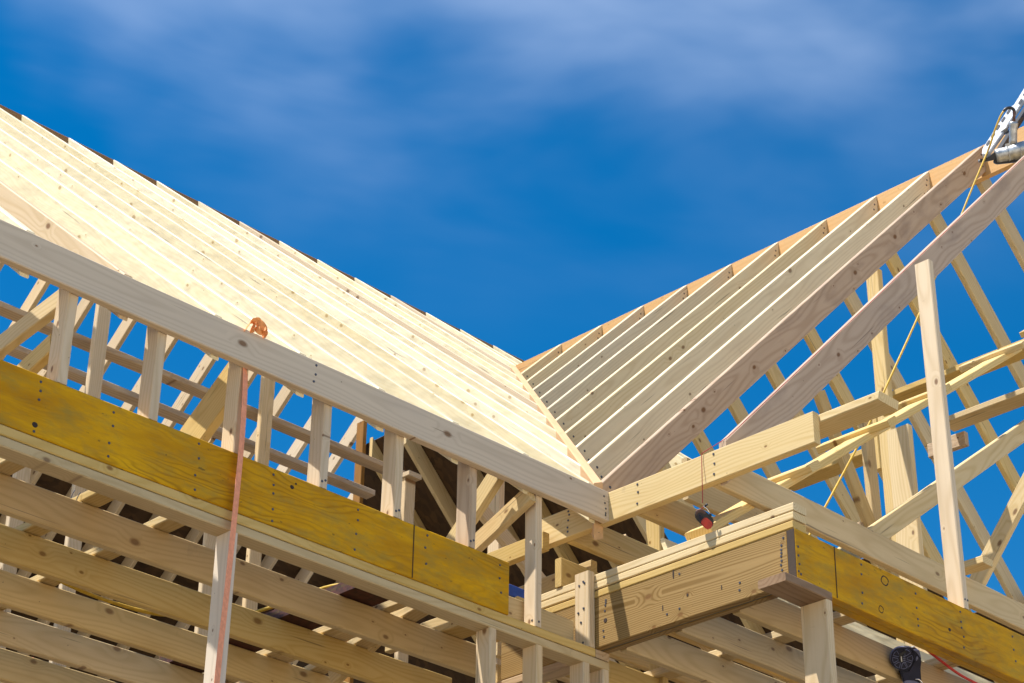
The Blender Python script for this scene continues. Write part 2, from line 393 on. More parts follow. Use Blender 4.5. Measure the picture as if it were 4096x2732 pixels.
yboard('sealing_strip', 5.929, 5.935, 4.475, 5.6, 4.633, 4.64, 'teal', 'thin teal strip running along the underside of the brown treated beam', 'strip', ch=.0005, bow=0)
for y, z_ in [(4.488, 4.831), (4.499, 4.802), (4.501, 4.784), (4.501, 4.77), (4.503, 4.757), (4.502, 4.738), (4.506, 4.72), (4.502, 4.698), (4.716, 4.706), (4.719, 4.675), (5.443, 4.833), (5.443, 4.822), (5.446, 4.81), (5.449, 4.786), (5.459, 4.7), (5.456, 4.672), (5.103, 4.677), (5.035, 4.683), (5.03, 4.834)]:
    stick(T, (5.8902, y, z_), (-1, 0, 0))
for y, z_, a, b in [(5.447, 4.743, .9, .9), (4.99, 4.73, .45, .6), (5.063, 4.842, .35, 1.9), (5.125, 4.71, .25, 1.3), (4.81, 4.712, .22, 1.0)]:
    stick(T, (5.8904, y, z_), (-1, 0, 0), HOLE, 'knot', (a, b, 1))
for i, (z0, z1) in enumerate([(4.9345, 4.969), (4.8985, 4.931), (4.860, 4.8925)]):
    yboard('stacked_plate', 5.89 - .001*i, 5.974, 4.43 + .003*i, 6.2, z0, z1, 'spruce' if i < 2 else 'joist',
           ['topmost of three flat plates stacked on the brown treated beam', 'middle one of three flat plates stacked on the brown treated beam', 'lowest of three flat plates, lying directly on the brown treated beam'][i],
           'wall plate', 'plates stacked on the treated beam', bow=.0006)
Y2 = xboard('laminated_header', 5.8905, 12., 4.43, 4.4745, 4.631, 4.8585, 'lvl', 'yellow coated laminated header at lower right, its end against the treated beam', 'header beam', bow=.0008)
xboard('rear_ply', 5.976, 12., 4.476, 4.52, 4.633, 4.8585, 'lvl', parent=Y2, bow=0)
slab('end_grain', 5.8885, 5.8903, 4.4325, 4.4715, 4.634, 4.856, 'lvlend', Y2)
for x, z_ in [(5.905, 4.781), (5.904, 4.743), (5.907, 4.708), (5.9, 4.676), (5.913, 4.667), (6.319, 4.832), (6.316, 4.789), (6.313, 4.708), (6.306, 4.66), (6.692, 4.816), (6.69, 4.752), (6.692, 4.703), (6.691, 4.674), (7.017, 4.829), (7.015, 4.783), (7.015, 4.756), (7.025, 4.718), (7.018, 4.668), (7.415, 4.828), (7.413, 4.766), (7.419, 4.715)]:
    stick(Y2, (x, 4.4298, z_), (0, -1, 0))
RINGM = tube_mesh([(math.cos(a)*.022*(1+.15*math.sin(2*a)), math.sin(a)*.02, 0) for a in [i*math.pi/10 for i in range(20)]], .0028, 6)
RINGM.materials.append(M['hole'])
stick(Y2, (6.477, 4.43, 4.809), (0, -1, 0), RINGM, 'knot', (1.1, 1.0, .5))
stick(Y2, (6.435, 4.43, 4.672), (0, -1, 0), RINGM, 'knot', (.7, .75, .5))
stick(Y2, (6.922, 4.43, 4.721), (0, -1, 0), HOLE, 'knot', (.8, .7, 1))
beam('joint_seam', (6.140, 4.4288, 4.634), (6.143, 4.4288, 4.856), .004, .003, (1, 0, 0), 'seam', parent=Y2, ch=.0005, bow=0)
# temporary T prop below the corner
xboard('flat_block', 5.775, 6.066, 4.40, 4.535, 4.592, 4.6285, 'old', 'short flat block on top of the temporary prop under the treated beam end', 'block')
post('prop_post', 6.028, 6.066, 4.40, 4.53, .0, 4.5905, 'stud', 'temporary prop post standing below the near end of the treated beam', 'post')
rp = post('tall_post', 7.055, 7.092, 4.43, 4.512, 4.859, 6.612, 'stud', 'tall pale post standing on the right yellow header, nailed to the nearest rafter', 'post', bow=.004)
stick(rp, (7.064, 4.4298, 4.90), (0, -1, 0)); stick(rp, (7.084, 4.4298, 4.90), (0, -1, 0))

# ceiling ties and joists
for i, y in enumerate([4.872, 5.296, 5.722]):
    xboard('ceiling_tie', 5.977, 12.2, y, y + .038, 5.217, 5.358, ['joist', 'joist', 'spruce'][i],
           ['long ceiling tie running right from the cross beam, nearest the camera', 'middle of the three ceiling ties running right behind the cross beam', 'hindmost of the three ceiling ties behind the cross beam, near the inner corner'][i], 'joist', 'ceiling ties of the right wing')
for i, y in enumerate([6.145, 6.57, 6.99]):
    xboard('ceiling_tie', 6.75, 12.2, y, y + .038, 5.217, 5.358, 'joist', f'inner ceiling tie seen beyond the chalk reel, {ORD[i]} behind the hindmost front tie', 'joist', 'inner ceiling ties of the right wing')
xboard('wide_board', 7.29, 8.0, 6.15, 6.188, 6.0, 6.24, 'joist', 'wide board on edge seen beyond the chalk reel, under the cross beam', 'board')
xboard('ceiling_tie', 5.884, 12.2, 5.70, 5.738, 4.9705, 5.105, 'joist', 'joist resting on the stacked plates with its sawn end showing in the inner corner', 'joist')
for i in range(7):
    y = 6.100 + .393 * i
    xboard('floor_joist', .6, 5.88 if i == 0 else 5.985, y, y + .038, 4.632, 4.772, 'joist', f'ceiling joist behind the left wall, {ORD[i]} one in from the front plates', 'joist', 'ceiling joists behind the left wall')
for i, y in enumerate([4.802, 5.110, 5.418, 5.80, 6.2]):
    xboard('floor_joist', 5.99, 12.2, y, y + .038, 4.632, 4.768, 'joist', f'joist below the treated beam in the right wing, {ORD[i]} one behind the yellow header', 'joist', 'ceiling joists of the right wing')
for i, (x, y0, y1, w) in enumerate([(4.028, 5.64, 9., .084), (3.70, 5.64, 9., .084), (5.215, 5.64, 8.5, .05), (5.268, 6.2, 8.5, .085), (5.555, 5.64, 6.3, .13), (3.31, 5.9, 9, .084)]):
    yboard('strapping', x, x + w, y0, y1, 4.775, 4.81, 'spruce', ['flat strapping board laid across the left joists, at about two thirds left', 'flat strapping board across the left joists, nearer the picture edge', 'narrow flat strip laid across the left joists right of the red edged sheets', 'flat strapping board beside the narrow strip across the left joists', 'short wide flat board under the plates near the corner studs', 'flat strapping board across the left joists at the picture edge'][i], 'board', 'strapping boards on the joists')
beam('loose_brace', (5.30, 5.75, 4.795), (5.66, 7.6, 4.795), .085, .036, (1, 0, 0), 'spruce', 'sunlit loose board lying askew across the left joists near the corner', 'board')
for i, (x, y0, y1) in enumerate([(6.60, 4.56, 6.6), (6.585, 6.62, 7.4), (7.35, 4.6, 7.)]):
    yboard('strapping', x, x + .085, y0, y1, 4.771, 4.807, 'spruce', ['flat strapping board across the right joists behind the prop post', 'flat strapping board end lying further back across the right joists', 'flat strapping board across the right joists behind the yellow header'][i], 'board', 'strapping boards on the joists')
# stacked sheets with red painted edges
for i in range(4):
    o = slab('board_sheet', 4.975 + .008*i, 5.165 - .004*i, 5.66, 7.4, 4.776 + .017*i, 4.790 + .017*i, 'redstack' if i != 2 else 'osb')
    tag(o, 'red edged board sheet stacked on the left joists, ' + ['lowest of four', 'second from bottom', 'third up, plain brown', 'topmost'][i], 'sheet', 'red edged sheets stacked on the joists')
slab_b = xboard('blue_level', 5.0, 5.77, 5.75, 5.79, 4.862, 4.915, 'blue', 'blue plank lying behind the end of the left yellow header', 'plank', bow=0)

# ------------------------------------------------------------------ left roof (ridge along x)
yr, zr, sl = 11.155, 10.196, .85
zl = lambda y: zr - sl * (yr - y)
nrm = V((0, -sl, 1)).normalized()
W6 = .143; TH = .038
def rafter(name, Ptop0, Ptop1, nrm, mat, label, group, c0, c1, w=W6, t=TH, off=V((0, 0, 0)), cat='rafter', **k):
    P0 = V(Ptop0) - nrm * w/2 + off; P1 = V(Ptop1) - nrm * w/2 + off
    d = (P1 - P0).normalized(); a, b = V(c0), V(c1)
    P0 = P0 + d * ((V(Ptop0) + off - P0).dot(a) / d.dot(a)); P1 = P1 + d * ((V(Ptop1) + off - P1).dot(b) / d.dot(b))
    return beam(name, P0, P1, w, t, nrm, mat, label, cat, group, cut0=c0, cut1=c1, **k)
dx = .402
n = 0
for k in range(-9, 14):
    x = 5.85 + (.399 if k > 0 else .41) * k
    y0 = 5.501 if x < 5.9 else (x - 1.239) / .85 + .03
    if x > 9.6: y0 = max((17.956 - x) / .85 + .05, 8.9)
    mat = 'pale'
    if k in (-6, 5, 9): mat = 'stud'
    x += random.uniform(-.004, .004)
    rafter('left_rafter', (x + TH/2, y0, zl(y0)), (x + TH/2, yr - .022, zl(yr - .022)), nrm, mat,
           f'sunlit pale rafter on the near slope of the left roof, {ORD[n]} from the left', 'rafters on the near slope of the left roof', (0, 1, 0), (0, 1, 0), bow=.006)
    n += 1
n = 0
nf = V((0, sl, 1)).normalized()
for k in range(-6, 13):
    x = 5.85 + (.399 if k > 0 else .41) * k
    y1 = yr + (zr - 4.6) / sl
    rafter('far_rafter', (x + TH/2, yr + .022, zl(yr - .022)), (x + TH/2, y1, 4.6), nf, 'stud',
           f'far slope rafter of the left roof seen through the framing, {ORD[n]} from the left', 'rafters on the far slope of the left roof', (0, 1, 0), (0, 1, 0))
    n += 1
xboard('ridge_board', 1.5, 11.2, yr - .02, yr + .02, zr - .25, zr - .017, 'brownlvl', 'dark brown ridge board along the top of the left roof', 'ridge board', bow=0)
# ------------------------------------------------------------------ right roof (ridge along y)
xr, zrr = 9.6, 9.07
n2 = V((-1, 0, 1)).normalized(); n3 = V((1, 0, 1)).normalized()
n = 0
jl = []
for k in [-2] + list(range(0, 10)):
    y = 5.53 + .4165 * k
    if k == -2: y = 4.826
    x0 = 5.95 if k <= 0 else 1.239 + .85 * y + .02
    if k == -2: x0 = 5.977
    z0 = x0 - (.567 if k == -2 else .528)
    mat = 'brown' if k <= 0 else 'right'
    lab = {-2: 'knotty lone rafter of the right roof nearest the camera, ahead of a gap', 0: 'big dark stained rafter of the right roof, lowest one reaching the inner corner'}.get(k, f'jack rafter of the right roof, {ORD[k-1] if k else ""} one above the big dark rafter')
    rr_ = rafter('right_rafter', (x0, y + TH/2, z0), (xr - .022, y + TH/2, zrr - .022 - (.039 if k == -2 else 0)), n2, mat, lab, 'rafters on the near slope of the right roof', (1, 0, 0), (1, 0, 0), bow=.005)
    if k >= 0:
        for q in range(3): stick(rr_, (xr - .055 - .012*(q % 2), y - .0005, zrr - .11 - .045*q), (0, -1, 0), sc=(1.3, 1.3, 1))
        for q in range(2): stick(rr_, (x0 + .07 + .03*q, y - .0005, z0 + .01 - .04*q), (0, -1, 0), sc=(1.3, 1.3, 1))
for j in range(-3, 15):
    y = 5.61 + .42 * j
    if y > 11.5: break
    x1 = xr + (zrr - 4.6)
    rafter('far_rafter', (xr + .025, y + TH/2, zrr - .025), (x1, y + TH/2, 4.6), n3, 'spruce',
           f'far slope rafter of the right roof against the sky, {ORD[j+3]} from the near end', 'rafters on the far slope of the right roof', (1, 0, 0), (1, 0, 0))
yboard('ridge_board', xr - .02, xr + .022, 3.2, 9.9, zrr - .255, zrr - .018, 'peach', 'peach coloured ridge board at the top of the right roof', 'ridge board', bow=0)
# valley board
va = V((5.93, 5.519, 5.40)); vb = V((9.62, 9.86, 9.09))
beam('valley_board', va - V((0, 0, .115)), vb - V((0, 0, .115)), .23, .045, (0, 0, 1), 'peach', 'peach coloured valley board where the two roof slopes meet', 'valley board', cut0=(0, 1, 0), bow=0)
# sheathing on the far slopes
def sheet(name, pts, nrm, th, label):
    pts = [V(p) for p in pts]; vs = pts + [p + nrm*th for p in pts]; n_ = len(pts)
    f = [tuple(range(n_)), tuple(reversed(range(n_, 2*n_)))] + [(i, (i+1) % n_, n_+(i+1) % n_, n_+i) for i in range(n_)]
    me = bpy.data.meshes.new(name); me.from_pydata([tuple(v) for v in vs], [], f)
    bm = bmesh.new(); bm.from_mesh(me); bmesh.ops.recalc_face_normals(bm, faces=bm.faces); bm.to_mesh(me); bm.free()
    o = link(name, me, 'osb'); tag(o, label, 'sheathing'); return o
yz = lambda z_: yr + (zr - z_) / sl
sheet('roof_sheathing', [(1.5, yz(8.62)+.002, 8.625), (14.5, yz(8.62)+.002, 8.625), (14.5, yz(4.6)+.002, 4.605), (1.5, yz(4.6)+.002, 4.605)], nf, .012, 'dark strand board on the lower far slope of the left roof, seen between joists')
xz = lambda z_: xr + (zrr - z_)
sheet('roof_sheathing', [(xr+.05, 9.35, zrr-.045), (xr+.05, 11.6, zrr-.045), (9.96, 12.06, 8.715), (10.6, 12.8, 8.075), (xz(4.6)+.003, 12.8, 4.603), (xz(4.6)+.003, 9.35, 4.603)], n3, .012, 'dark strand board covering the rear part of the right roof, beyond the open studs')
sheet('roof_sheathing', [(xz(6.95)+.003, 3.8, 6.953), (xz(6.95)+.003, 7.45, 6.953), (xz(7.4)+.003, 7.45, 7.403), (xz(7.4)+.003, 9.345, 7.403), (xz(4.6)+.003, 9.345, 4.603), (xz(4.6)+.003, 3.8, 4.603)], n3, .012, 'dark strand board on the low far slope of the right roof, under the yellow header')
post('gable_stud', 9.57, 9.61, 11.55, 11.64, 4.8, 9.2, 'brownlvl', 'dark brown edge stud where the rear strand board stops against the sky', 'stud')

# ------------------------------------------------------------------ attic framing on the left
for i, (y, x1) in enumerate([(8.60, 7.56), (8.985, 7.57)]):
    xboard('catwalk_board', 2., x1, y, y + .088, 7.0 + .02*i, 7.037 + .02*i, 'dirty_shade', ['upper of two flat runner boards behind the short studs', 'lower of two flat runner boards behind the short studs'][i], 'board', 'flat runner boards in the left attic')  # weathered wood used here as a darker tone in place of underside shade
for i, (x, zt, nm) in enumerate([(4.753, 6.12, 'short interior stud low at far left behind the joists'), (5.108, 7.7, 'tall interior stud rising between the second and third short studs'), (5.97, 6.12, 'short interior stud behind the tall strap stud'), (6.27, 7.7, 'tall interior stud just right of the orange strap'), (7.40, 6.93, 'interior stud with a small cap, under the runner board ends')]):
    o = post('interior_stud', x, x + .084, 8.5, 8.538, 1.95, zt, 'stud', nm, 'stud', 'interior studs of the left attic')
    if i == 4: yboard('cap_block', x - .01, x + .095, 8.46, 8.60, 6.932, 6.965, 'stud', parent=o)
beam('tail_brace', (5.4925, 5.50, 5.214), (5.4925, 6.75, 4.70), .08, .038, (0, 0, 1), 'joist', 'slanted brace with a sawn end just left of the full height stud', 'brace')
beam('diagonal_brace', (4.006, 5.59, 5.255), (4.006, 6.06, 4.92), .038, .16, (1, 0, 0), 'joist', 'golden diagonal board behind the strap stud', 'brace')
beam('diagonal_brace', (5.39, 5.60, 5.30), (5.39, 6.05, 4.90), .085, .038, (0, 0, 1), 'spruce', 'sunlit diagonal brace behind the last short stud', 'brace')
beam('diagonal_brace', (3.218, 5.60, 5.25), (3.218, 6.9, 5.12), .08, .038, (0, 0, 1), 'spruce', 'nearly level brace running inward behind the left short stud', 'brace')
beam('diagonal_brace', (3.206, 5.60, 5.06), (3.206, 5.92, 4.975), .08, .036, (0, 0, 1), 'spruce', 'short lit brace low behind the left short stud', 'brace')
yboard('nailer_board', 5.87, 5.91, 5.80, 7.2, 5.17, 5.255, 'joist', 'short level board running inward left of the full height stud', 'board')
yboard('nailer_board', 6.18, 6.22, 5.80, 7.2, 5.13, 5.215, 'joist', 'short level board running inward right of the full height stud', 'board')
post('interior_stud', 6.628, 6.666, 5.775, 5.862, 4.62, 5.86, 'spruce', 'short stud rising behind the cross beam to the big dark rafter', 'stud')
post('interior_stud', 6.95, 6.99, 7.2, 7.29, 1.95, 6.6, 'stud', 'interior stud behind the big dark rafter foot', 'stud')
beam('diagonal_brace', (6.6, 6.0, 5.5), (8.2, 6.0, 4.6), .085, .038, (0, 0, 1), 'stud', 'diagonal brace falling to the right behind the cross beam', 'brace')
beam('diagonal_brace', (6.6, 7.0, 6.0), (8.4, 7.0, 4.9), .085, .038, (0, 0, 1), 'stud', 'second falling brace further inside behind the cross beam', 'brace')
for i, (x, y) in enumerate([(7.45, 6.2), (8.6, 6.6), (9.3, 5.2), (8.1, 5.55)]):
    post('interior_stud', x, x + .05, y, y + .085, 1.95, [4.62, 4.75, 4.9, 4.63][i], 'stud', ['pale stud below the teal strip at lower middle', 'pale stud low behind the prop post', 'pale stud beneath the right yellow header beside the dark nailer', 'pale stud below the right joists left of the dark nailer'][i], 'stud', 'studs under the right joists')

# ------------------------------------------------------------------ scaffolding inside the right wing
sq = .719
beam('ramp_plank', (5.962, 4.982, 5.024), (9.6, 4.982, 5.024 + sq*3.638), .138, .036, (0, 1, 0), 'spruce', 'narrow sloping plank rising right from the stacked plates, with cleats on it', 'plank', bow=0)
rampz = lambda x: 5.037 + sq*(x - 5.974)
for i, (x, y0, y1) in enumerate([(6.56, 4.80, 5.20), (7.19, 4.80, 5.22), (7.74, 4.83, 5.20), (8.51, 4.80, 5.20), (9.2, 4.8, 5.2)]):
    zc = rampz(x) + .024
    beam('ramp_cleat', (x, y0, zc), (x, y1, zc), .085, .036, (1, 0, sq), 'spruce', f'short cleat nailed across the sloping plank, {ORD[i]} from its foot', 'cleat', 'cleats on the sloping plank')
beam('sloping_brace', (6.95, 5.119, 5.42-.25), (9.9, 5.119, 5.42+2.95*.735-.25), .098, .038, (0, 0, 1), 'spruce', 'sloping board rising right behind the tall pale post', 'brace')
yboard('walk_plank', 8.70, 8.845, 3.4, 6.07, 7.0, 7.037, 'joist', 'highest flat walk plank crossing behind the tall pale post', 'plank')
yboard('walk_plank', 9.19, 9.33, 6.2, 7.0, 7.0, 7.037, 'joist', 'lower flat walk plank left of the V shaped braces', 'plank')
yboard('walk_plank', 9.185, 9.325, 3.4, 5.80, 7.0, 7.037, 'joist', 'lower flat walk plank right of the tall pale post', 'plank')
post('short_prop', 8.72, 8.76, 5.93, 6.01, 6.6, 6.998, 'spruce', 'short upright under the left end of the highest walk plank', 'post')
yboard('plank_splice', 9.33, 9.37, 5.74, 6.0, 6.90, 6.99, 'dirty_shade', 'small splice block beside the heavy inner post', 'block')
post('roof_post', 8.38, 8.426, 5.605, 5.69, 1.95, 7.64, 'spruce', 'slender sunlit post rising behind the two nearest rafters', 'post')
post('roof_post', 8.155, 8.195, 5.35, 5.49, 1.95, 6.47, 'spruce', 'heavy inner post whose top shows beside the V shaped braces', 'post')
beam('vee_brace', (7.93, 5.75, 6.72), (8.33, 5.75, 6.03), .085, .038, (1, 0, 0), 'joist', 'left leg of the V shaped pair of braces', 'brace')
beam('vee_brace', (8.42, 5.80, 6.85), (8.44, 5.80, 6.08), .085, .038, (1, 0, 0), 'joist', 'upright leg of the V shaped pair of braces', 'brace')
yboard('dark_block', 8.24, 8.36, 5.76, 5.92, 6.02, 6.06, 'dirty_shade', 'dark block at the foot of the V shaped braces', 'block')
beam('steep_brace', (8.119, 5.06, 5.40), (8.119, 4.2, 6.46), .088, .038, (0, 1, 0), 'spruce', 'steep brace at the right picture edge rising from the small block', 'brace')
yboard('foot_block', 7.725, 7.81, 4.725, 4.98, 5.361, 5.399, 'spruce', 'small block lying on the nearest ceiling tie at far right', 'block')

beam('leaning_board', (6.0, 5.19, 5.01), (12., 5.19, 5.01), .16, .02, (0, .35, .94), 'pale', 'bright sunlit board leaning behind the right yellow header, under the ceiling tie', 'board', bow=0)
# ------------------------------------------------------------------ strap, hoses, string
def ribbon(name, pts, w, wd, th, mat, parent=None):
    pts = [V(p) for p in pts]; wd = V(wd).normalized(); vs, fs = [], []
    for i, p in enumerate(pts):
        t = (pts[min(i+1, len(pts)-1)] - pts[max(i-1, 0)]).normalized()
        a = (wd - t*wd.dot(t)).normalized(); b = t.cross(a)
        for s1, s2 in ((-1, -1), (1, -1), (1, 1), (-1, 1)): vs.append(tuple(p + a*w/2*s1 + b*th/2*s2))
    for i in range(len(pts)-1):
        for k in range(4): fs.append((i*4+k, i*4+(k+1) % 4, (i+1)*4+(k+1) % 4, (i+1)*4+k))
    fs += [(3, 2, 1, 0), tuple((len(pts)-1)*4+k for k in range(4))]
    me = bpy.data.meshes.new(name); me.from_pydata(vs, [], fs)
    bm = bmesh.new(); bm.from_mesh(me); bmesh.ops.recalc_face_normals(bm, faces=bm.faces); bm.to_mesh(me); bm.free()
    return link(name, me, mat, parent)
stp = spline([(3.972, 5.485, 5.34), (3.966, 5.499, 5.21), (3.966, 5.489, 5.16), (3.962, 5.478, 4.93), (3.958, 5.476, 4.6), (3.951, 5.474, 4.3), (3.943, 5.474, 4.0), (3.938, 5.474, 3.4), (3.936, 5.474, 2.6)], 5)
# the strap goes over the eave board and hangs behind its lower edge in front of the wall
stp = spline([(3.966, 5.5015, 5.30), (3.966, 5.5015, 5.22), (3.965, 5.492, 5.15), (3.962, 5.478, 4.93), (3.958, 5.476, 4.6), (3.951, 5.474, 4.3), (3.943, 5.474, 4.0), (3.938, 5.474, 3.4), (3.936, 5.474, 2.6)], 5)
STR = ribbon('ratchet_strap', stp, .032, (1, .35, 0), .0016, 'strap'); tag(STR, 'faded orange webbing strap hanging from the grey eave board past the yellow header', 'strap')
for p, nm in [([(3.972, 5.466, 5.405), (3.955, 5.462, 5.408), (3.938, 5.458, 5.392), (3.925, 5.456, 5.365), (3.915, 5.4555, 5.345)], 'bow_loop'),
              ([(3.972, 5.466, 5.405), (3.990, 5.462, 5.412), (4.004, 5.458, 5.398), (4.010, 5.456, 5.37), (4.006, 5.4555, 5.35)], 'bow_loop'),
              ([(3.966, 5.464, 5.407), (3.978, 5.446, 5.402), (3.988, 5.440, 5.380), (3.984, 5.442, 5.362), (3.970, 5.446, 5.366), (3.968, 5.456, 5.385)], 'bow_loop'),
              ([(3.966, 5.466, 5.406), (3.958, 5.458, 5.392), (3.950, 5.4565, 5.366), (3.948, 5.4555, 5.35)], 'bow_loop'),
              ([(3.955, 5.4600, 5.402), (3.970, 5.452, 5.412), (3.985, 5.4590, 5.402)], 'bow_knot')]:
    ribbon(nm, spline(p, 6), .023, (.3, -.45, .85), .0014, 'orange', STR)
hz = [(9.084, 8.656), (8.997, 8.51), (8.787, 8.143), (8.665, 7.937), (8.40, 7.50), (8.125, 7.056), (7.851, 6.627), (7.578, 6.201), (7.422, 5.975), (7.177, 5.63), (7.033, 5.433), (6.72, 5.0), (6.35, 4.9)]

# local frames facing the camera side, for the hand tools
class Frame:
    def __init__(s, origin, depthref, px0, k):
        s.o = V(origin); s.px0 = px0
        s.s = k * (s.o - CAM).dot(RF) / 8084.74
    def p(s, x, y, d=0.):       # photo detail coords -> world; d = metres towards the viewer
        return s.o + RX * ((x - s.px0[0]) * s.s) + RD * ((y - s.px0[1]) * s.s) - RF * d
def prism(name, fr, outline, d0, d1, mat, parent=None, bev=0.):
    n_ = len(outline)
    vs = [fr.p(x, y, d0) for x, y in outline] + [fr.p(x, y, d1) for x, y in outline]
    f = [tuple(range(n_)), tuple(reversed(range(n_, 2*n_)))] + [(i, (i+1) % n_, n_+(i+1) % n_, n_+i) for i in range(n_)]
    me = bpy.data.meshes.new(name); me.from_pydata([tuple(v) for v in vs], [], f)
    bm = bmesh.new(); bm.from_mesh(me); bmesh.ops.recalc_face_normals(bm, faces=bm.faces)
    if bev: bmesh.ops.bevel(bm, geom=bm.edges[:], offset=bev, segments=2, affect='EDGES', clamp_overlap=True)
    bm.to_mesh(me); bm.free()
    o = link(name, me, mat)
    if parent is not None: o.parent = parent; o.matrix_parent_inverse = parent.matrix_world.inverted()
    return o
def cyl(name, pts, r, mat, parent=None, seg=20):
    o = link(name, tube_mesh(pts, r, seg), mat)
    if parent is not None: o.parent = parent; o.matrix_parent_inverse = parent.matrix_world.inverted()
    return o
def empty(name, loc, label, cat):
    e = bpy.data.objects.new(name, None); COL.objects.link(e); e.location = loc; e.empty_display_size = .05
    e.matrix_world = Matrix.Translation(V(loc)); tag(e, label, cat); return e
def capsule(cx, cy, L, w, ang, n_=6):
    out = []
    for sgn in (1, -1):
        for i in range(n_+1):
            a = -math.pi/2 + math.pi*i/n_
            x = sgn*(L/2 - w/2) + sgn*math.cos(a)*w/2; y = sgn*math.sin(a)*w/2
            out.append((cx + x*math.cos(ang) - y*math.sin(ang), cy + x*math.sin(ang) + y*math.cos(ang)))
    return out

# strip nailer hanging at the right ridge
kg = 596/2336.
GO = V((9.119, 5.2, 8.584))
F1 = Frame(GO, 0, (1860, 950), kg)
class TFrame(Frame):
    N = V((-.8, -.35, .5)).normalized()
    def p(s, x, y, d=0.):
        q = Frame.p(s, x, y); v = q - CAM
        return CAM + v * ((s.o - CAM).dot(s.N) / v.dot(s.N)) + s.N * d
F1t = TFrame(GO, 0, (1860, 950), kg)
NG = empty('nail_gun', GO, 'silver strip nailer with slotted white magazine hanging on the right ridge', 'nail gun')
MAG = prism('magazine', F1t, [(1690, 985), (1700, 900), (1905, 580), (2110, 270), (2190, 215), (2400, -125), (2480, -70), (2150, 440), (1990, 690), (1800, 960), (1755, 990)], .0, .030, 'white', NG, .003)
prism('magazine_rail', F1t, [(1905, 870), (2180, 450), (2520, -70), (2560, -30), (2240, 450), (1960, 900)], -.03, .012, 'black', NG, .002)
prism('pusher', F1t, [(1960, 640), (2060, 520), (2095, 530), (2085, 590), (1985, 660)], .0, .036, 'silver', NG, .003)
ang = math.atan2(-580, 385)
for i, (u_, v_) in enumerate([(1790, 822), (1865, 700), (1943, 577), (2027, 452), (2110, 328), (2295, 172), (2370, 40)]):
    prism('slot', F1t, capsule(u_, v_, 98, 36, ang), .0290, .0325, 'black', MAG)
prism('nose', F1, [(1625, 1015), (1760, 985), (1860, 900), (1900, 1010), (1790, 1035), (1640, 1060)], -.02, .035, 'black', NG, .003)
cyl('driver_tip', [F1.p(1615, 1040, .01), F1.p(1760, 1010, .01)], .008, 'silver', NG, 12)
BOD = cyl('motor_body', [F1.p(1872, 965, .02), F1.p(1880, 963, .02), F1.p(1920, 955, .02), F1.p(2060, 930, .02), F1.p(2070, 926, .02), F1.p(2140, 905, .02), F1.p(2150, 903, .02), F1.p(2420, 840, .02), F1.p(2560, 800, .02)],
    [.030, .040, .043, .043, .046, .046, .050, .056, .056], 'silver', NG, 28)
cyl('body_ring', [F1.p(2050, 932, .02), F1.p(2066, 928, .02)], .0475, 'silver', BOD, 28)
cyl('body_ring', [F1.p(2225, 888, .02), F1.p(2241, 884, .02)], .0535, 'silver', BOD, 28)
cyl('grip', [F1.p(2150, 770, .02), F1.p(2152, 720, .02), F1.p(2155, 560, .02), F1.p(2158, 470, .02), F1.p(2160, 440, .02), F1.p(2162, 425, .02)], [.026, .024, .024, .026, .027, .018], 'silver', NG, 20)
prism('trigger_guard', F1, [(2030, 770), (2045, 840), (2120, 830), (2230, 800), (2230, 740), (2100, 760)], .0, .035, 'silver', NG, .004)
prism('muzzle_cap', F1, [(1870, 1000), (1850, 1060), (1905, 1090), (2200, 1060), (2420, 980), (2420, 930), (2000, 1000)], -.01, .03, 'black', NG, .004)
cyl('air_fitting', [F1.p(2163, 430, .02), F1.p(2166, 330, .02), F1.p(2168, 260, .02)], [.011, .009, .010], 'brownplastic', NG, 12)
cyl('hose_guard', spline([F1.p(2170, 300, .02), F1.p(2165, 245, .02), F1.p(2130, 212, .02), F1.p(2080, 207, .02), F1.p(2035, 225, .02), F1.p(2003, 258, .02)], 6), .0095, 'black', NG, 12)
hp = [F1.p(2003, 256, .02), F1.p(1955, 330, .025), F1.p(1890, 480, .03), F1.p(1830, 640, .035), F1.p(1785, 780, .04), F1.p(1705, 970, .045)]
hose = link('air_hose', tube_mesh(spline(hp + [V((x, 5.2, z_)) for x, z_ in hz[2:]], 6), .0058, 10), 'hose')
tag(hose, 'yellow air hose dangling from the strip nailer down through the right wing framing', 'hose')
# hoses on the left floor
h2 = link('air_hose', tube_mesh(spline([(3.70, 6.72, 4.80), (3.85, 6.71, 4.755), (4.038, 6.7, 4.712), (4.268, 6.7, 4.698), (4.51, 6.7, 4.714), (4.72, 6.72, 4.79), (4.9, 6.85, 4.83), (5.02, 6.6, 4.87), (5.06, 6.2, 4.87), (5.2, 6.0, 4.79)], 8), .008, 10), 'hose')
tag(h2, 'yellow air hose sagging between the left ceiling joists', 'hose')
RH = [(4.55, 7.75, 4.80), (4.80, 7.74, 4.73), (4.93, 7.65, 4.70), (5.02, 7.5, 4.72), (5.09, 7.42, 4.77), (5.14, 7.4, 4.82)]
h3 = link('air_hose', tube_mesh(spline(RH, 8), .005, 10), 'redhose')
tag(h3, 'short red hose loop low among the left joists', 'hose')
h4 = link('air_hose', tube_mesh(spline([(6.9, 4.60, 4.72), (7.10, 4.60, 4.672), (7.25, 4.60, 4.645), (7.45, 4.60, 4.64), (7.8, 4.60, 4.66), (8.0, 4.62, 4.72)], 8), .006, 10), 'redhose')
tag(h4, 'red hose curving out below the right yellow header beside the dark nailer', 'hose')
